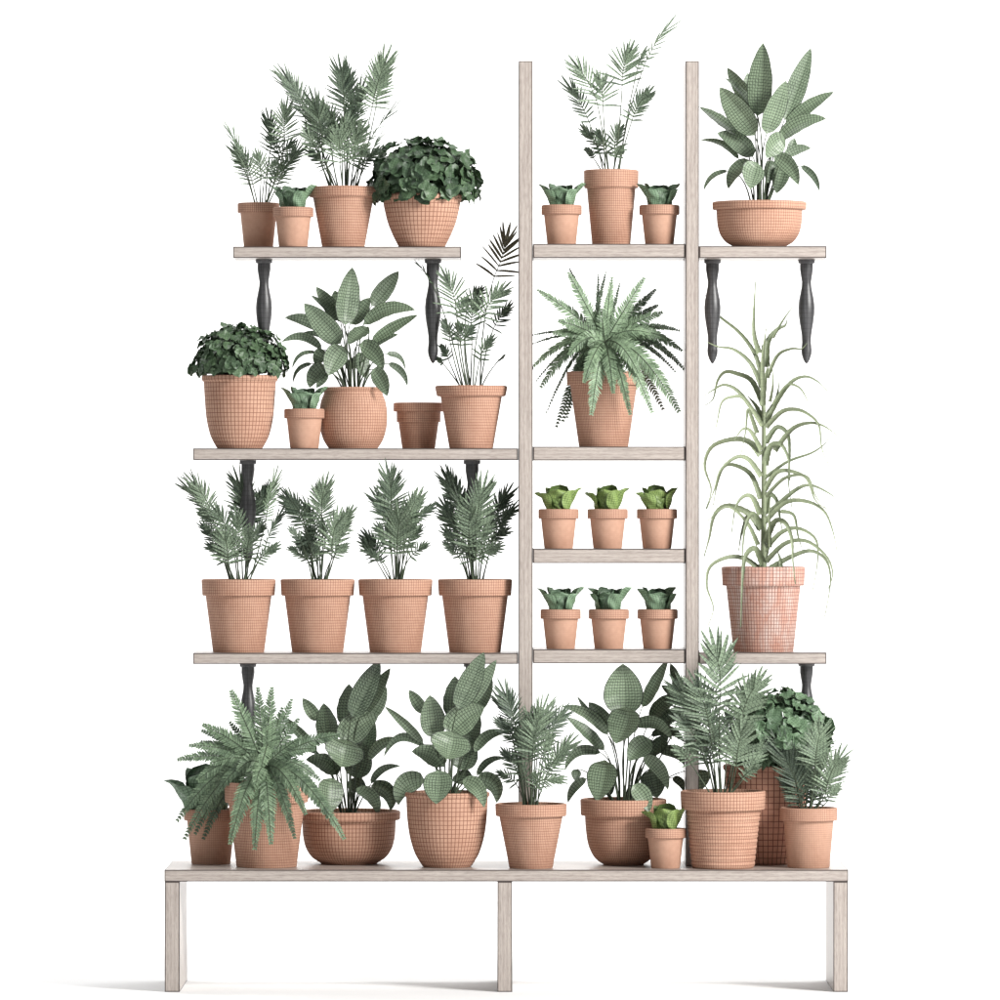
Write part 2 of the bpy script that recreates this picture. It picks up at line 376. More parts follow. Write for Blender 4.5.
def frond(mb, st, reach, root, s, t, hw, tone, bend, n, lw, kk, roll=0, sparse=1.0, brown=0, petr=.0021):
    """pinnate palm frond: petiole from root to s, rachis s to t"""
    ax=(t-s); L=ax.length; T0=ax.normalized()
    N=Vector((0,-1,.15)); N=Matrix.Rotation(roll,3,T0)@N; N=(N-T0*N.dot(T0)).normalized(); S0=T0.cross(N)
    side=S0*bend*L
    cpt=(s+t)/2+side+Vector((0,0,.04*L)); c=lambda u: bez(s,cpt,t,u)
    # petiole leaves the soil steeply and joins the rachis smoothly
    d0=(cpt-s).normalized(); ql=(s-root).length
    q=s-d0*ql*.45; q=Vector((q.x*.5+root.x*.3+s.x*.2,q.y*.7+root.y*.3,min(q.z,s.z)))
    pp=[bez(root,q,s,i/7) for i in range(8)]
    st.tube(pp,petr,petr*.6,(tone,.3,brown))
    st.tube([c(i/9) for i in range(10)],petr*.62,petr*.4,(tone,.3,brown),5)
    for i in range(n):
        u=.02+.98*(i/(n-1))**.85; p=c(u); T=(c(min(u+.02,1))-c(max(u-.02,0))).normalized()
        Nn=(N-T*N.dot(T)).normalized(); Sd=T.cross(Nn)
        ang=R(80-64*u**.85); lp=(.62+.38*math.sin(math.pi*min(1,.22+u*.45)))*(1-.08*u)
        for sg in (-1,1):
            if rnd.random()>sparse: continue
            a=ang*rnd.uniform(.86,1.14); ll=(hw*1.1*lp*(1-u**1.6)+max(reach,hw*.45)*u**1.6)*rnd.uniform(.86,1.1)
            d=(T*math.cos(a)+Sd*sg*math.sin(a)+Nn*rnd.uniform(-.05,.28)).normalized()
            do=(d+Sd*sg*.10+T*.12).normalized(); e=p+d*ll+Vector((0,rnd.uniform(-.10,.10)*ll,-.04*ll))
            mid=p+do*ll*.5
            tw=(Nn+Sd*sg*rnd.uniform(-.35,.35)+T*rnd.uniform(-.35,.35)).normalized()
            blade(mb,[bez(p,mid,e,j/6) for j in range(7)],tw,.92*1.06*lw*rnd.uniform(.85,1.15),lambda t:(t+.05)**.42*(1-t)**.62/.66 if t<1 else 0,2,max(3,ll/kk/4.2),
                  (max(.08,min(1,.08+tone+rnd.uniform(-.26,.24))),rnd.random()**3*.6,brown),2,.3)
    # terminal leaflet
    e=t+(t-c(.9)).normalized()*max(reach,hw*.45)
    blade(mb,[t+(e-t)*j/6 for j in range(7)],N,lw,lambda t:(math.sin(math.pi*min(1,.12+.88*t))**.7),2,5,(tone,.2,brown),2,.3)

def palm(key, off, sc, fr, lw=2.6, nfac=1.0, rs=9, namep='foliage'):
    root,c,kk,hs,rl,Y=POT[key]; mb=MB(); st=MB()
    if key in ('Q0','Q1','Q2','Q3','B5','B8','B10','P3'):
        ex=[]
        for f in fr:
            if f[4]>=70 and len(ex)<4:
                o=dict(f[6]) if len(f)>6 else {}; o['dy']=.04+rnd.uniform(0,.05); j=lambda a:rnd.uniform(-a,a)
                ex.append((f[0]+j(30),f[1]+j(25),f[2]+j(45),f[3]+(f[1]-f[3])*.16+j(25),f[4]*.85,max(.05,f[5]-.25),o))  # extra fronds set behind, their shade put into a darker tone
        fr=fr+ex
    for i,f in enumerate(fr):
        sx,sy,tx,ty,hw,tone=f[:6]; o=f[6] if len(f)>6 else {}
        dy=o.get('dy',(.5-tone)*.10+rnd.uniform(-.03,.03)); Ys=Y+dy*.5; Yt=Y+dy
        sx=off[0]+sx*sc; sy=off[1]+sy*sc; tx=off[0]+tx*sc; ty=off[1]+ty*sc
        # the last leaflets reach past the rachis tip
        s=P(sx,sy,Ys); t0=P(tx,ty,Yt); t=s+(t0-s)*.60; reach=(t0-s).length*.42
        hwm=hw*sc*kk; L=(t-s).length
        n=o.get('n',max(7,int(L/kk/2.05*nfac)))
        xr=(sx-506)*S-c.x
        r0=c+Vector((max(-rs,min(rs,xr/kk*.35))*kk+rnd.uniform(-1.5,1.5)*kk, max(-rs,min(rs,dy/kk*.3))*kk, hs*kk))
        bend=o.get('b',(-.12 if tx<sx else .12)*rnd.uniform(.3,1.1))
        frond(mb,st,reach,r0,s,t,hwm,tone,-bend,n,o.get('lw',lw)*kk,kk,o.get('roll',rnd.uniform(-.35,.35)),o.get('sp',1.0),o.get('br',0))
    mb.build('foliage',M['palm'],root); st.build('stems',M['stem'],root)

z1=((210,30),.2)
palm('P1',*z1,[(190,730,70,420,45,.5,{'roll':1.0}),(215,775,115,540,85,.6),(255,745,235,580,90,.65,{'dy':-.03}),(300,610,297,375,85,.15),
    (375,560,378,320,105,.75),(345,760,470,535,70,.55),(315,790,380,640,60,.4),(275,740,335,630,70,.4),(170,690,120,560,60,.5),(345,640,300,500,80,.3),(340,650,430,530,70,.35)],2.1,rs=7)
palm('P3',*z1,[(500,430,325,150,80,.3,{'roll':.6}),(670,410,650,105,105,.2),(810,390,900,55,100,.8),(560,580,510,265,105,.45),(610,610,600,370,115,.5),
    (650,665,640,455,125,.8,{'dy':-.05}),(700,640,775,430,110,.7),(730,480,762,215,70,.12),(700,670,800,560,80,.5),(770,600,965,315,24,.1,{'roll':1.35,'sp':.7}),
    (790,650,875,475,25,.15,{'roll':1.35,'sp':.7}),(590,690,475,580,55,.3),(745,690,880,570,45,.3),(540,620,460,470,90,.6),(600,560,560,330,100,.3),(690,560,720,330,100,.35),(660,600,690,400,100,.5)],2.5,rs=12)
palm('C1',(535,5),.16,[(545,505,600,200,165,.5,{'n':11,'roll':.1}),(425,632,395,395,140,.6,{'n':9}),(385,600,220,290,135,.65,{'n':10}),(340,735,175,425,75,.1,{'n':11,'roll':.3}),
    (605,725,730,485,85,.5,{'n':11}),(680,385,880,30,70,.45,{'n':9,'roll':1.1,'sp':.8}),(440,930,385,760,85,.3),(500,930,520,715,95,.35),(510,950,545,870,55,.7),
    (400,920,290,730,40,.2),(365,955,315,885,28,.2),(640,400,700,240,50,.4,{'roll':1.0})],2.9,.8,rs=7)
palm('M5',(405,215),.18,[(285,550,215,265,130,.55,{'n':10,'dy':-.06}),(370,625,400,420,120,.6,{'n':10}),(425,570,580,350,115,.75,{'n':10}),(495,345,600,40,150,.25,{'n':9,'br':.8,'lw':3.6,'dy':.16,'b':-.06}),
    (490,635,595,475,70,.05,{'n':8,'dy':.08}),(250,700,215,565,65,.1),(310,725,300,580,95,.55),(415,805,490,650,65,.6),(150,380,60,245,35,.1,{'roll':1.0}),(240,800,200,710,45,.1),
    (210,825,165,785,20,.3),(350,500,440,390,85,.08,{'dy':.07}),(500,832,560,768,10,.3,{'roll':1.3}),(290,560,350,440,80,.5),(330,700,380,600,80,.4)],2.7,.85,rs=8)
z7=((180,450),.17)
palm('Q0',*z7,[(190,390,40,105,85,.55,{'roll':.5}),(400,430,325,80,140,.25,{'dy':.04}),(440,410,530,160,85,.08),(280,665,250,410,130,.65,{'dy':-.06}),(395,645,425,420,110,.8,{'dy':-.07}),(220,570,120,410,65,.08),
    (270,655,150,530,70,.4),(505,420,572,75,55,.7,{'roll':.9,'sp':.8}),(500,570,625,290,50,.08,{'roll':1.0,'sp':.8}),(455,665,590,535,45,.4),(300,520,180,290,100,.45),(340,570,335,320,110,.4),(330,620,300,480,110,.5),(420,560,490,400,80,.2),(220,480,110,330,70,.4)],2.5,rs=10)
palm('Q1',*z7,[(840,430,850,115,115,.65),(735,440,600,200,90,.2),(895,610,935,320,120,.8,{'dy':-.06}),(800,610,755,410,110,.05),(745,645,630,560,55,.3),(800,655,670,490,80,.15),(900,630,990,540,55,.5),
    (950,500,1015,310,70,.75),(800,490,720,265,70,.35),(780,655,810,550,75,.5),(850,560,840,400,90,.3),(720,560,640,440,60,.2)],2.5,rs=9)
z8=((350,450),.17)
palm('Q2',*z8,[(240,400,228,45,125,.35,{'dy':-.09}),(280,615,305,260,150,.8,{'dy':-.1}),(180,655,75,450,75,.1),(335,460,415,200,95,.75),(360,440,515,295,50,.05,{'roll':.7}),(355,630,470,535,55,.7),(195,662,55,565,35,.2,{'roll':.8}),
    (340,570,425,430,65,.1),(255,570,140,420,100,.15),(250,480,130,200,80,.3),(350,520,380,330,90,.6),(310,560,370,420,80,.5)],2.6,rs=9)
palm('Q3',*z8,[(650,410,555,70,100,.12),(640,510,530,260,105,.15),(740,500,795,100,140,.7,{'dy':-.06}),(700,570,690,240,110,.7,{'dy':-.05}),(850,460,940,170,90,.08),(720,655,640,510,95,.35),(735,630,915,545,80,.75),(650,610,545,430,65,.3),
    (640,630,545,530,45,.15),(855,490,990,290,55,.06,{'roll':.5}),(810,560,945,440,60,.3),(765,610,820,390,100,.6),(690,470,620,190,90,.2),(790,520,850,330,90,.3),(740,645,760,520,90,.6)],2.6,rs=9)
palm('B5',(480,660),.16,[(225,450,130,100,95,.1),(205,500,90,340,90,.15),(330,580,410,190,130,.75,{'dy':-.05}),(310,640,310,270,120,.6,{'dy':-.04}),(420,500,560,260,95,.12),(235,710,135,530,85,.35),(225,775,100,680,60,.15),
    (345,775,550,725,75,.75),(420,720,600,440,95,.65),(350,805,345,680,85,.6),(285,745,220,590,95,.4),(395,690,530,590,75,.5),(340,480,345,260,80,.6),(260,600,240,400,90,.4),(380,620,450,440,90,.6)],2.5,rs=10)
z15=((670,625),.19)
palm('B8',*z15,[(262,420,235,0,165,.8,{'n':10,'lw':4.2,'dy':-.04,'roll':.1}),(375,500,490,215,150,.85,{'n':10,'lw':4}),(350,745,395,450,150,.9,{'n':14,'lw':3,'dy':-.07,'roll':0}),(165,540,15,240,150,.4,{'lw':3}),(220,730,130,520,130,.4),
    (205,520,110,220,140,.5,{'lw':3}),(300,610,320,430,110,.1,{'dy':.08}),(400,790,525,580,60,.7,{'dy':.05}),(215,730,240,470,140,.45),(380,805,475,725,40,.7),(110,730,15,620,60,.7),(150,620,20,440,130,.35),(170,700,80,600,90,.5),(240,640,170,380,120,.4)],2.8,.9,rs=14)
palm('B10',*z15,[(700,955,545,530,90,.15),(765,740,805,455,125,.75),(820,890,915,610,105,.85,{'dy':-.04}),(670,945,580,790,60,.15),(740,930,745,690,90,.3),(830,925,895,825,50,.7),(655,780,545,510,75,.3),(710,830,640,620,90,.35),(770,860,800,640,90,.55),(790,930,830,800,70,.5)],2.4,rs=7)

# broad leaves -------------------------------------------------------------
def ovate(t,droop=False):
    if not 0<t<1: return 0
    return t**.46*(1-t)**.82/.435 if droop else t**.50*(1-t)**.78/.4247
def broad(mb, st, root, b, t, w, arch, kk, tone, dark=0, heart=0, cell=3.0, brd=0):
    ax=t-b; L=ax.length; T0=ax.normalized()
    N=Vector((0,-1,.25)); N=(N-T0*N.dot(T0)).normalized()
    N=Matrix.Rotation(rnd.uniform(-.6,.6),3,T0)@N; S0=T0.cross(N)
    up=Vector((0,0,1)); up=(up-T0*up.dot(T0))
    cpt=(b+t)/2+up*arch*2+N*L*.06
    nv=14; nu=8; rows=[]; ph=rnd.uniform(0,6)
    for j in range(nv+1):
        v=j/nv; p=bez(b,cpt,t,v); T=(bez(b,cpt,t,min(v+.02,1))-bez(b,cpt,t,max(v-.02,0))).normalized()
        n=(N-T*N.dot(T)).normalized(); sd=T.cross(n)
        h=w*.5*max(ovate(v,t.z<b.z-.02),.015)
        row=[]
        for i in range(nu+1):
            u=-1+2*i/nu
            z=-.36*h*(1-abs(u)**1.2)+.07*h*math.sin(v*26+abs(u)*4+ph)*abs(u)*(1-abs(u)*.3)
            row.append(p+sd*u*h*(1-.06*abs(u))-n*(-z)-n*.14*h*u*u)
        rows.append(row)
    mb.grid(rows,max(4,round(w/kk/cell/2)*2),max(6,round(L/kk/cell)),(tone,rnd.random()*.4,brd))
    d=(cpt-b).normalized(); q=b-d*(b-root).length*.4; q=Vector((q.x*.5+root.x*.4+b.x*.1,q.y*.6+root.y*.4,min(q.z,b.z)))
    st.tube([bez(root,q,b,i/8) for i in range(9)],.0024,.0012,(.5,.3,0))
def broadplant(key, off, sc, lv, rs=7, shift=(0,0)):
    root,c,kk,hs,rl,Y=POT[key]; mb=MB(); st=MB()
    for f in lv:
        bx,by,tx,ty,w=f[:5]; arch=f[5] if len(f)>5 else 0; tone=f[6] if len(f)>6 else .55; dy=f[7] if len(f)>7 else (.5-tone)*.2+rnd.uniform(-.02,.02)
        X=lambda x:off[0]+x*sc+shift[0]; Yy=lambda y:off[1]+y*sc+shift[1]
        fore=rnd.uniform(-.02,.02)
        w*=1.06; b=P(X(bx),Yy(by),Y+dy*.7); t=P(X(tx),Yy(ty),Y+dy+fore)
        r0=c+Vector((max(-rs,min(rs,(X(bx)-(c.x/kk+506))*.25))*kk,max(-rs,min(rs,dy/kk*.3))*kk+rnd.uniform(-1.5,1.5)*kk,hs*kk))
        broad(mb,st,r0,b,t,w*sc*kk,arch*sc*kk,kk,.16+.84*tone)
    mb.build('foliage',M['broad'],root); st.build('stems',M['stem'],root)
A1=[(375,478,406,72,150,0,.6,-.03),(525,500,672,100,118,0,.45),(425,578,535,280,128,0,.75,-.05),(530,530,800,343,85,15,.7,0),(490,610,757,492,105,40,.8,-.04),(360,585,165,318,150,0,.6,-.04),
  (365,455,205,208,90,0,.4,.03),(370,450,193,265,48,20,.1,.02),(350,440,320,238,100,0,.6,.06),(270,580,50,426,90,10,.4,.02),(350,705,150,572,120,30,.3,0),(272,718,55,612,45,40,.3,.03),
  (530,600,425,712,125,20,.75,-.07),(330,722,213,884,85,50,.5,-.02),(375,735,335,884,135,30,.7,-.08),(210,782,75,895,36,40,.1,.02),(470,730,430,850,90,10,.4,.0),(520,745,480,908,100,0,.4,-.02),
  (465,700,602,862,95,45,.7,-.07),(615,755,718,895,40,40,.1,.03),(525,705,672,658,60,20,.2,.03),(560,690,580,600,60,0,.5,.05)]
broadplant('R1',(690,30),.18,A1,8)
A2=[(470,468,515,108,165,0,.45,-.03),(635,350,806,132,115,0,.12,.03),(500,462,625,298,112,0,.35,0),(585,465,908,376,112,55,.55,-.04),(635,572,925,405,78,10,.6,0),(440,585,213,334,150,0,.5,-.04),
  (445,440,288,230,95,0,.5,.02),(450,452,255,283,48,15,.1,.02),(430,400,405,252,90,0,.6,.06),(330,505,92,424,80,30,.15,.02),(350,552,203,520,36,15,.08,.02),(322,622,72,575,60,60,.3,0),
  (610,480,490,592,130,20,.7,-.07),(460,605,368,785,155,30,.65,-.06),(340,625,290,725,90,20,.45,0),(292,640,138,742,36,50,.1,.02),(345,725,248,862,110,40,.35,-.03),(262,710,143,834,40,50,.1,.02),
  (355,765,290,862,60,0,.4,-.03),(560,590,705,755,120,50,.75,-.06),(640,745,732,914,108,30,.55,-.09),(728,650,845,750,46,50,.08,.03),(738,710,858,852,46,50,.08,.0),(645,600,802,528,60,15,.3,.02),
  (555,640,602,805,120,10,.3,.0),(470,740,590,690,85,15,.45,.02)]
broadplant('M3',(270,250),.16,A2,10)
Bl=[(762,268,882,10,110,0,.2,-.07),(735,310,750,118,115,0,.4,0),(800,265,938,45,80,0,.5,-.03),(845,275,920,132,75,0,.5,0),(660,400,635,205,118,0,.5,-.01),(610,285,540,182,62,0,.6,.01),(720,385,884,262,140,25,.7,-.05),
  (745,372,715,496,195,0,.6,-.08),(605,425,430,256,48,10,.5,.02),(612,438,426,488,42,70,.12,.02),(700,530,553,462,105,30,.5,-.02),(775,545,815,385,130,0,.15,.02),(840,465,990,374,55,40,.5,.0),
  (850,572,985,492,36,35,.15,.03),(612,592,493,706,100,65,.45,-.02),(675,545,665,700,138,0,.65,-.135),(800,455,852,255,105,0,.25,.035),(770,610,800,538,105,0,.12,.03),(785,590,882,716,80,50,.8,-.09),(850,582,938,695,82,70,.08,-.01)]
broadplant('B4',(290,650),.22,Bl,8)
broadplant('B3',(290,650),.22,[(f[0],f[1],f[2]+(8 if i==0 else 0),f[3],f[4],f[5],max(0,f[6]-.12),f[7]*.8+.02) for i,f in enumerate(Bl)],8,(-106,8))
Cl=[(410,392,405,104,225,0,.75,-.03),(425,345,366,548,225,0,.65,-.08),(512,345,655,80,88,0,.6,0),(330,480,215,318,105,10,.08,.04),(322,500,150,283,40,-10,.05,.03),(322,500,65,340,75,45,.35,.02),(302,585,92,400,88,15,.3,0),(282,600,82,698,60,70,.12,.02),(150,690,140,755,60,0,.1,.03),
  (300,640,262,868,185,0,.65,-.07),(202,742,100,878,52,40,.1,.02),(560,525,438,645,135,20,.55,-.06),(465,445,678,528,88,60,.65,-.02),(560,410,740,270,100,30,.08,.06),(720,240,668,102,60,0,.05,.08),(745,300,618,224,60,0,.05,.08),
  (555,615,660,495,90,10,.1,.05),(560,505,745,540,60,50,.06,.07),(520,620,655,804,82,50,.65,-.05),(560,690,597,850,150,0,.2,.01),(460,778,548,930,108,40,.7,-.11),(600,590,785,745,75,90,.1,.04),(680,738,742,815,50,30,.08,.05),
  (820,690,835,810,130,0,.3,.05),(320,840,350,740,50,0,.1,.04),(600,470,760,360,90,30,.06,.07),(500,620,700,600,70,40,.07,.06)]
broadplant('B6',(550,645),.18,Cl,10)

# ferns ----------------------------------------------------------------------
def fern(key, off, sc, crown, fr, pw=3.0):
    root,c,kk,hs,rl,Y=POT[key]; mb=MB(); st=MB()
    for f in fr:
        tx,ty,hw,arch,tone=f[:5]; o=f[5] if len(f)>5 else {}
        sx,sy=o.get('s',crown); dy=o.get('dy',(.5-tone)*.12)
        tone=max(.16,tone); a=P(off[0]+sx*sc,off[1]+sy*sc,Y+dy*.35); b=P(off[0]+tx*sc,off[1]+ty*sc,Y+dy)
        ax=b-a; L=ax.length
        cp=a+Vector((ax.x*.42,(b.y-a.y)*.95,ax.z*.42+arch*sc*kk*1.6))
        N0=Vector((0,-1,.3)); N0=Matrix.Rotation(min(.75,o.get('roll',rnd.uniform(-.4,.4))),3,ax.normalized())@N0
        # stipe goes down into the pot
        r0=c+Vector((rnd.uniform(-5,5)*kk,rnd.uniform(-5,5)*kk,hs*kk))
        st.tube([bez(r0,Vector((r0.x*.6+a.x*.4,a.y,(r0.z+a.z)/2)),a,i/4) for i in range(5)],.0014,.0012,(tone,.3,0),5)
        st.tube([bez(a,cp,b,i/12) for i in range(13)],.0013,.0007,(tone,.3,0),5)
        n=int(max(10,((cp-a).length+(b-cp).length)/kk/pw))
        for i in range(n):
            u=.10+.9*i/(n-1); p=bez(a,cp,b,u); T=(bez(a,cp,b,min(u+.02,1))-bez(a,cp,b,max(u-.02,0))).normalized()
            Nn=(N0-T*N0.dot(T)).normalized(); Sd=T.cross(Nn)
            ll=max(22,hw)*1.15*sc*kk*(min(1,.45+u*2.2))*(1-max(0,(u-.5)/.5)**1.8*.74)
            for sg in (-1,1):
                l2=ll*rnd.uniform(.86,1.1); an=R(72-22*u)*rnd.uniform(.9,1.1)
                d=(T*math.cos(an)+Sd*sg*math.sin(an)+Nn*rnd.uniform(-.25,.1)).normalized(); e=p+d*l2+T*l2*.12-Vector((0,0,.05*l2))
                blade(mb,[bez(p,p+d*l2*.55,e,q/4) for q in range(5)],(Nn+T*rnd.uniform(-.35,.35)).normalized(),pw*.86*kk,lambda t:(math.sin(math.pi*min(1,.3+.7*t))**.6),1,2,
                      (max(0,min(1,tone+rnd.uniform(-.2,.2))),rnd.random()**3*.5,o.get('br',0)),2,.3)
    mb.build('foliage',M['fern'],root); st.build('stems',M['stem'],root)
f1=[(50,150,45,25,.6),(228,50,45,10,.7),(235,25,32,5,.05,{'roll':.9}),(445,45,12,0,.05,{'roll':1.3,'s':(370,380)}),(402,60,10,0,.05,{'roll':1.3,'s':(400,400)}),(482,80,40,0,.65,{'roll':.7}),(470,150,45,0,.75),(528,112,14,0,.05,{'roll':1.2}),(582,240,16,10,.05,{'roll':1.2}),
 (668,82,45,5,.75),(735,148,40,10,.05),(748,238,35,20,.06),(772,280,48,25,.55),(875,385,30,70,.45,{'roll':.8}),(888,500,48,110,.55),(945,658,30,150,.15,{'roll':.8}),(872,855,62,140,.7,{'dy':-.05}),(717,860,52,120,.75,{'dy':-.08}),
 (780,842,45,120,.2,{'br':.6}),(588,872,40,90,.7,{'dy':-.1}),(490,745,45,60,.75,{'dy':-.1}),(362,872,55,70,.7,{'dy':-.1}),(320,685,45,60,.75,{'dy':-.09}),(68,712,55,130,.5,{'dy':-.03}),(158,945,40,150,.08),(195,912,42,150,.1),(218,892,32,130,.15),
 (98,865,18,160,.05,{'roll':1.0}),(38,680,14,110,.05,{'roll':1.2}),(5,612,40,110,.6,{'roll':.5}),(18,412,22,55,.05,{'roll':1.0}),(20,462,22,60,.08,{'roll':1.0}),(852,625,12,110,.05,{'roll':1.2}),(175,330,50,25,.75),(145,400,48,40,.6),(235,520,48,70,.75,{'dy':-.07}),
 (420,265,42,0,.7,{'dy':-.03}),(350,470,40,20,.8,{'dy':-.08}),(800,430,48,70,.6),(700,400,48,50,.7),(640,640,45,80,.65,{'dy':-.07}),(560,300,45,0,.6),(320,260,45,0,.5),(620,330,45,10,.5),(440,600,45,40,.6,{'dy':-.08}),(270,600,45,70,.3)]
f1=[(*f[:5],{**(f[5] if len(f)>5 else {}),**({'dy':-.15} if 300<f[0]<760 and f[1]>630 and f[4]>.4 else {})}) for f in f1]
fern('C2',(530,265),.17,(440,455),f1,2.5)
f2=[(385,75,65,10,.55),(550,55,52,0,.6),(635,55,55,0,.6),(758,128,50,0,.3,{'roll':.5}),(800,248,45,10,.3),(805,370,40,20,.35),(1050,345,55,50,.3),(212,282,55,35,.55),(205,318,40,30,.15),(128,408,50,50,.45),(55,497,48,60,.45),
 (378,268,40,0,.1),(200,385,40,40,.3),(50,872,62,170,.45),(95,985,55,190,.5),(212,985,50,180,.1),(160,955,50,180,.35),(378,1015,65,140,.6,{'dy':-.09}),(530,1048,60,110,.6,{'dy':-.1}),(632,1015,58,110,.6,{'dy':-.1}),(778,982,48,120,.35,{'dy':-.08}),
 (845,832,48,120,.6,{'dy':-.06}),(1085,985,55,170,.6,{'dy':-.07}),(1010,860,55,130,.35),(570,548,38,0,.75,{'s':(610,400),'dy':-.1}),(700,180,45,0,.35),(330,330,52,25,.5),(260,520,55,60,.5),(180,620,60,100,.45),(300,700,58,110,.4,{'dy':-.05}),
 (540,640,50,40,.6,{'dy':-.09}),(700,560,50,30,.3),(900,430,50,50,.35),(620,250,48,0,.4),(470,300,55,10,.45),(930,620,50,90,.3),(430,560,55,60,.6,{'dy':-.05})]
f2=[(*f[:5],{**(f[5] if len(f)>5 else {}),**({'dy':-.16} if 330<f[0]<1100 and f[1]>620 and f[4]>.3 else {})}) for f in f2]
fern('B2',(170,680),.16,(590,545),f2,2.8)

# aloe -----------------------------------------------------------------------
def aloe():
    root,c,kk,hs,rl,Y=POT['R2']; mb=MB(); st=MB()
    za=((695,270),.15); zb=((695,410),.215)
    L=[(za,[(430,560),(392,400),(403,75)],46),(za,[(445,720),(400,560),(300,420),(165,310),(120,250),(68,168)],36),(za,[(445,780),(370,620),(260,530),(150,510),(60,468)],36),(za,[(455,850),(450,600),(475,388)],42),
     (za,[(475,640),(485,480),(550,395),(600,370),(614,332)],50),(za,[(520,450),(590,330),(668,222)],22),(za,[(480,720),(550,570),(640,525),(710,525),(748,486)],30),(za,[(455,900),(380,740),(280,690),(200,680),(150,740),(120,860),(62,905)],42),
     (za,[(430,1000),(300,820),(200,765),(120,800),(50,848)],34),(za,[(450,1040),(330,860),(250,845),(180,880),(150,1000),(120,1153)],32),(za,[(470,1020),(560,850),(650,740),(740,710),(820,745),(882,805)],40),(za,[(520,900),(610,770),(690,780),(740,850),(768,938)],24),
     (zb,[(330,80),(400,10),(460,-4),(520,15),(575,70),(590,180),(627,267)],26),(za,[(470,980),(540,860),(562,738)],36),(za,[(450,900),(470,720),(490,630)],44),(za,[(500,880),(520,760),(515,640)],24),(za,[(455,1010),(410,910),(350,840)],48),
     (zb,[(305,210),(255,150),(180,135),(80,170),(45,260),(75,370),(50,463)],34),(zb,[(310,310),(250,230),(190,220),(120,280),(90,370),(55,460)],28),(zb,[(305,410),(260,300),(180,255),(130,270),(100,360),(85,445)],28),
     (zb,[(290,110),(262,30),(245,0),(235,100),(216,198)],24),(zb,[(310,190),(260,100),(220,90),(178,150)],26),(zb,[(330,150),(380,80),(430,110),(440,200),(435,330),(450,452)],28),(zb,[(325,255),(350,170),(400,160),(435,230),(442,330)],36),
     (zb,[(370,190),(450,90),(530,60),(600,75),(668,124)],28),(zb,[(325,315),(430,240),(540,200),(600,160),(632,116)],17),(zb,[(325,370),(380,290),(450,285),(520,320),(560,420),(622,467)],27),(zb,[(330,400),(420,315),(520,310),(560,400),(610,460)],20),(zb,[(350,470),(470,370),(540,350),(620,385),(662,418)],24),
     (zb,[(325,520),(420,430),(520,425),(600,470),(640,560),(661,658)],27),(zb,[(305,490),(270,410),(230,400),(190,450),(170,570)],32),(zb,[(325,480),(345,395),(380,420),(395,500),(406,562)],32),(zb,[(305,550),(250,480),(150,445),(90,490),(65,600),(42,682)],38),
     (zb,[(295,630),(240,520),(150,450),(56,518)],24),(zb,[(305,520),(255,480),(220,560),(203,655)],30),(zb,[(310,560),(270,480),(230,560),(218,735)],30),(zb,[(325,620),(370,520),(420,525),(450,600),(455,700),(467,810)],34),(zb,[(400,470),(460,490),(480,590),(502,655)],20),
     (zb,[(325,650),(400,570),(480,550),(560,600),(570,700),(548,838)],26),(zb,[(330,705),(420,620),(520,610),(610,680),(640,760),(620,832)],26),(zb,[(350,735),(450,680),(540,655),(610,700),(630,800),(603,963)],27),(zb,[(318,720),(280,645),(235,680),(220,800),(213,1010)],38),
     (zb,[(295,735),(230,690),(150,685),(70,730),(55,820),(85,920),(62,1000)],27),(zb,[(312,735),(325,690),(350,620)],44),(zb,[(400,735),(395,690),(380,650)],24),(zb,[(350,640),(345,500),(350,410)],18)]
    for n,((off,sc),pts,w) in enumerate(L):
        m=len(pts); front = n%3
        dd={0:-.05,1:.03,2:-.01}[front]
        if n in (36,41,20,33,35): dd=-.085
        if n==44: dd=.01
        pp=[]
        for i,(x,y) in enumerate(pts):
            t=i/(m-1); pp.append(P(off[0]+x*sc,off[1]+y*sc,Y-.008+dd*math.sin(t*math.pi*.5)*(1.25)))
        # first point sits on the stem, smooth spline
        sp=[]
        for i in range(m-1):
            p0=pp[max(i-1,0)];p1=pp[i];p2=pp[i+1];p3=pp[min(i+2,m-1)]
            for q in range(8):
                t=q/8; sp.append(.5*((2*p1)+(-p0+p2)*t+(2*p0-5*p1+4*p2-p3)*t*t+(-p0+3*p1-3*p2+p3)*t**3))
        sp.append(pp[-1])
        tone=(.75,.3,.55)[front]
        ww=w*sc*kk*.92
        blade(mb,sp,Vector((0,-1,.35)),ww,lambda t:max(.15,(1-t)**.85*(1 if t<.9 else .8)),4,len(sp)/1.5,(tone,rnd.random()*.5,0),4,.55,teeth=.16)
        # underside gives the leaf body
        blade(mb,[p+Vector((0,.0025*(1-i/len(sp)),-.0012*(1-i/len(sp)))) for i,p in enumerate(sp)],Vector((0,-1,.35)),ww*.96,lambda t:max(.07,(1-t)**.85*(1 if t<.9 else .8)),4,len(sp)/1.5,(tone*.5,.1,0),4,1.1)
    st.tube([c+Vector((0,0,hs*kk)),P(764,500,Y),P(764,430,Y),P(763,385,Y),P(763,345,Y)],.0078,.004,(.5,.4,0),10)
    mb.build('leaves',M['aloe'],root); st.build('stem',M['aloe'],root)
aloe()

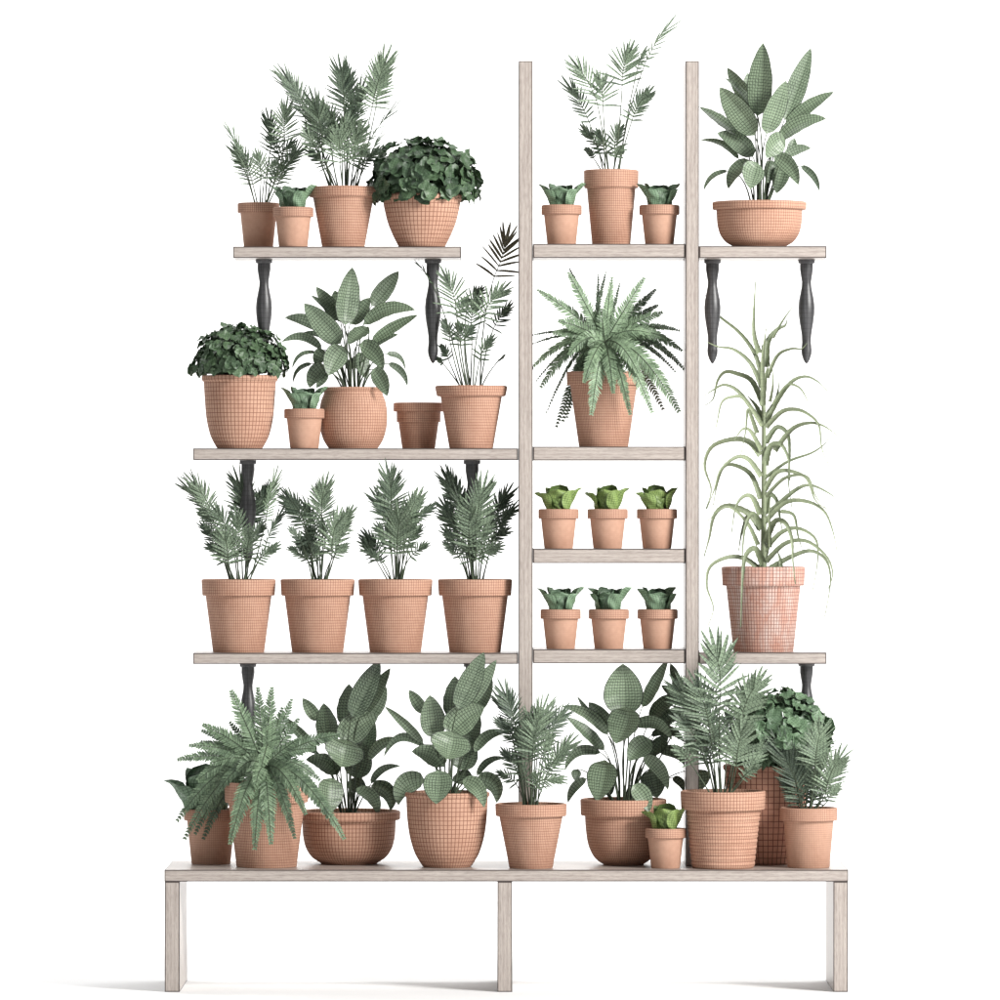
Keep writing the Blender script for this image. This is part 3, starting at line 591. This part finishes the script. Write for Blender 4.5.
# leafy mounds ------------------------------------------------------------------
def shrub(key, cx, cy, rx, rz, ry, n, size, low=.15, cut=-.35, tone0=.45, ruffle=.25, mat='bush'):
    root,c,kk,hs,rl,Y=POT[key]; mb=MB(); st=MB(); C=P(cx,cy,Y-(.03 if key=='B9' else 0)); r2=random.Random(key)
    G=math.pi*(3-math.sqrt(5))
    for i in range(n):
        z=1-(i+.5)/n*(1-cut); a=i*G+r2.uniform(-.3,.3); rr=math.sqrt(max(0,1-z*z))
        sh=r2.choice((1,.98,.96,.9,.84,.76,.68)); d=Vector((math.cos(a)*rr,math.sin(a)*rr,z))
        lump=1+.07*math.sin(a*3+z*4)+.05*math.sin(a*7-z*5)
        p=C+Vector((d.x*rx*kk,d.y*ry*kk,d.z*rz*kk))*sh*lump
        outn=Vector((d.x/rx,d.y/ry,d.z/rz)).normalized()
        # leaf direction: outward and drooping, twisted about
        t=Vector((r2.uniform(-1,1),r2.uniform(-1,1),r2.uniform(-1.0,.35))); t=(t-outn*t.dot(outn)).normalized()
        t=(t+outn*r2.uniform(-.1,.55)).normalized(); L=size*kk*r2.uniform(.75,1.25); w=L*r2.uniform(.75,.98)
        N=(outn+Vector((r2.uniform(-.4,.4),r2.uniform(-.4,.4),r2.uniform(-.2,.4)))).normalized()
        b=p-t*L*.4; e=p+t*L*.6-Vector((0,0,.12*L)); ph=r2.uniform(0,6); rows=[]; cp=(b+e)/2+N*L*.16
        nv,nu=8,6
        for j in range(nv+1):
            v=j/nv; q=bez(b,cp,e,v); T=(bez(b,cp,e,min(v+.03,1))-bez(b,cp,e,max(v-.03,0))).normalized()
            nn=(N-T*N.dot(T)).normalized(); sd=T.cross(nn)
            h=w*.5*max(.03,(math.sin(math.pi*v**.72))**.6)*(1+.10*math.sin(v*19+ph))
            rows.append([q+sd*u*h+nn*(h*(-.30*(1-abs(u))+ruffle*math.sin(v*11+u*3+ph)*abs(u))) for u in [-1+2*k/nu for k in range(nu+1)]])
        mb.grid(rows,max(4,round(w/kk/2.6)),max(4,round(L/kk/2.6)),(max(0,min(1,tone0+r2.uniform(-.35,.35))),r2.random()*.4,0))
        if i%3==0:
            r0=c+Vector((r2.uniform(-.25,.25)*rl*kk,r2.uniform(-.25,.25)*rl*kk,hs*kk))
            st.tube([bez(r0,(r0+b)/2+Vector((0,0,.01)),b,s/5) for s in range(6)],.0016,.0009,(.4,.2,0),5)
    mb.build('foliage',M[mat],root); st.build('stems',M['stem'],root)
shrub('P4',423,187,54,48,48,420,15.5,cut=-.22,tone0=.4)
shrub('M1',239.5,366,45,41,44,640,10.5,cut=-.16,tone0=.5)
M['bush_light']=mat_leaf('light_bush_leaf',(.05,.095,.055),(.20,.32,.18),(.012,.025,.012),.16,lf=.6,vein=(.2,.3,.19),rough=.45)
shrub('B9',781,737,49,47,44,430,15,cut=-.75,tone0=.55,mat='bush_light')

# small rosettes --------------------------------------------------------------------
def rosette(parent, c, kk, hs, mat, seed, lean=1.0):
    r2=random.Random(seed); mb=MB(); base=c+Vector((0,0,(hs+1.5)*kk))
    # (azimuth deg from the viewer, lean outward px, height px, width px, tone)
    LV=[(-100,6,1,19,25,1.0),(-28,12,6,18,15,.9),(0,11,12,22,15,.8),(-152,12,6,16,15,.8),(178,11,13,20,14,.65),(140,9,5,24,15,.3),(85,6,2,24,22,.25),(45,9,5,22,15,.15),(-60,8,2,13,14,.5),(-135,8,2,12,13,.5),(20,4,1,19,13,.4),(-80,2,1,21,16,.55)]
    for az,br,ou,hh,w,tone in LV:
        a=R(az+r2.uniform(-10,10)); d=Vector((math.cos(a),math.sin(a),0)); ou*=r2.uniform(.9,1.1); hh*=r2.uniform(.98,1.3)
        b=base+d*br*kk; e=b+(d*ou+Vector((0,0,hh*.92)))*kk; cp=b+(d*(ou*.15+1.5)+Vector((0,0,hh*.55)))*kk; N=Vector((d.x,d.y,.25))
        rows=[]; ph=r2.uniform(0,6); nv,nu=10,8
        for j in range(nv+1):
            v=j/nv; q=bez(b,cp,e,v)+d*(max(0,v-.72)*(7 if az in (0,178) else 3)*kk); T=(bez(b,cp,e,min(v+.03,1))-bez(b,cp,e,max(v-.03,0))).normalized()
            nn=(N-T*N.dot(T)).normalized(); sd=T.cross(nn)
            h=w*.5*kk*(.14*(1-v)+(v**.40*(1-v)**.34/.602 if 0<v<1 else 0)+.01)*(1+.05*math.sin(v*15+ph))
            rows.append([q+sd*u*h*.97+nn*(-h*.55*u*u+h*.13*math.sin(v*9+u*4+ph)) for u in [-1+2*k/nu for k in range(nu+1)]])
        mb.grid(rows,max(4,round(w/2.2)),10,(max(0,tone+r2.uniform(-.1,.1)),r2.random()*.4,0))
    return mb.build('foliage',M[mat],parent)
def small_pot(x, Y, shelf, label, mat, seed, rz=0, group='small rosette plants in little terracotta pots'):
    kk=S*(D+Y)/D; c=Vector(((x-506)*kk,Y,SH[shelf][0]+.0003))
    root=thing('potted_rosette',label,'potted plant',c,group)
    pot_mesh(root,c.copy(),kk,SMALL,1.8,'terra_fine',soil_drop=3)
    rosette(root,c,kk,36,mat,seed)
    return root
def copy_tree(o, parent=None):
    q=o.copy(); col.objects.link(q); q.parent=parent
    for ch in o.children: copy_tree(ch,q)
    return q
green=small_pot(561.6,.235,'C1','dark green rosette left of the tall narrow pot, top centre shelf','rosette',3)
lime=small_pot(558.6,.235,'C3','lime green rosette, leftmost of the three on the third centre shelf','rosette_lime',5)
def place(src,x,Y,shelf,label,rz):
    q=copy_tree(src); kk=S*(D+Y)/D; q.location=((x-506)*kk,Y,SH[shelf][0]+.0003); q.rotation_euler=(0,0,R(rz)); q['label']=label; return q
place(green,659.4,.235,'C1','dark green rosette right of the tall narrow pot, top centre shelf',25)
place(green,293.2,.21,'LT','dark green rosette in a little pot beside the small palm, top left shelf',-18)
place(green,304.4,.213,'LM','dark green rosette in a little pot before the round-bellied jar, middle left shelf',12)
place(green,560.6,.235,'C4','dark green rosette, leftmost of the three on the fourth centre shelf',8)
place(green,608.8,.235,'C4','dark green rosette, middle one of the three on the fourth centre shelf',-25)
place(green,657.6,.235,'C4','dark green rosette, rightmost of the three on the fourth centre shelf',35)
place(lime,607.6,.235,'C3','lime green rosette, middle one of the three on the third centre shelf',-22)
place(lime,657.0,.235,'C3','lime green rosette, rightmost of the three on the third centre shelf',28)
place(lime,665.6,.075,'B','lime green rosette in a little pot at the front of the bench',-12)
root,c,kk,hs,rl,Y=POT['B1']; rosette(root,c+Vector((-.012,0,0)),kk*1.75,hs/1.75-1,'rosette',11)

# ------------------------------------------------------------------ light
sc=bpy.context.scene
w=bpy.data.worlds.new('World'); sc.world=w; w.use_nodes=True
bg=w.node_tree.nodes['Background']; bg.inputs[0].default_value=(1,1,1,1); bg.inputs[1].default_value=.40
def area(name,loc,tgt,size,power,colr=(1,1,1),sy=None):
    l=bpy.data.lights.new(name,'AREA'); l.shape='RECTANGLE'; l.size=size; l.size_y=sy or size; l.energy=power; l.color=colr
    o=bpy.data.objects.new(name,l); col.objects.link(o); o.location=loc
    o.rotation_euler=(Vector(tgt)-Vector(loc)).to_track_quat('-Z','Y').to_euler(); return o
area('key_light',(5.7,-4.7,4.3),(0,.2,1.1),2.4,1080,(1,.985,.965))
area('backdrop_wash',(-2.2,1.7,5.6),(-1.5,4.6,3.2),2.6,190)  # added pair of lamps out of view, whitening the backdrop
area('backdrop_wash',(2.2,1.7,5.6),(1.5,4.6,3.2),2.6,190)

# ------------------------------------------------------------------ camera
cd=bpy.data.cameras.new('camera'); cam=bpy.data.objects.new('camera',cd); col.objects.link(cam); sc.camera=cam
cam.location=(0,-D,HZ); cam.rotation_euler=(R(90),0,0)
cd.sensor_width=36; cd.lens=36*D/(1000*S); cd.shift_x=-.006; cd.shift_y=-.010; cd.clip_end=200; cd.clip_start=.1
sc.view_settings.view_transform='Standard'; sc.view_settings.look='None'; sc.view_settings.exposure=0
sc.cycles.max_bounces=8; sc.cycles.diffuse_bounces=4
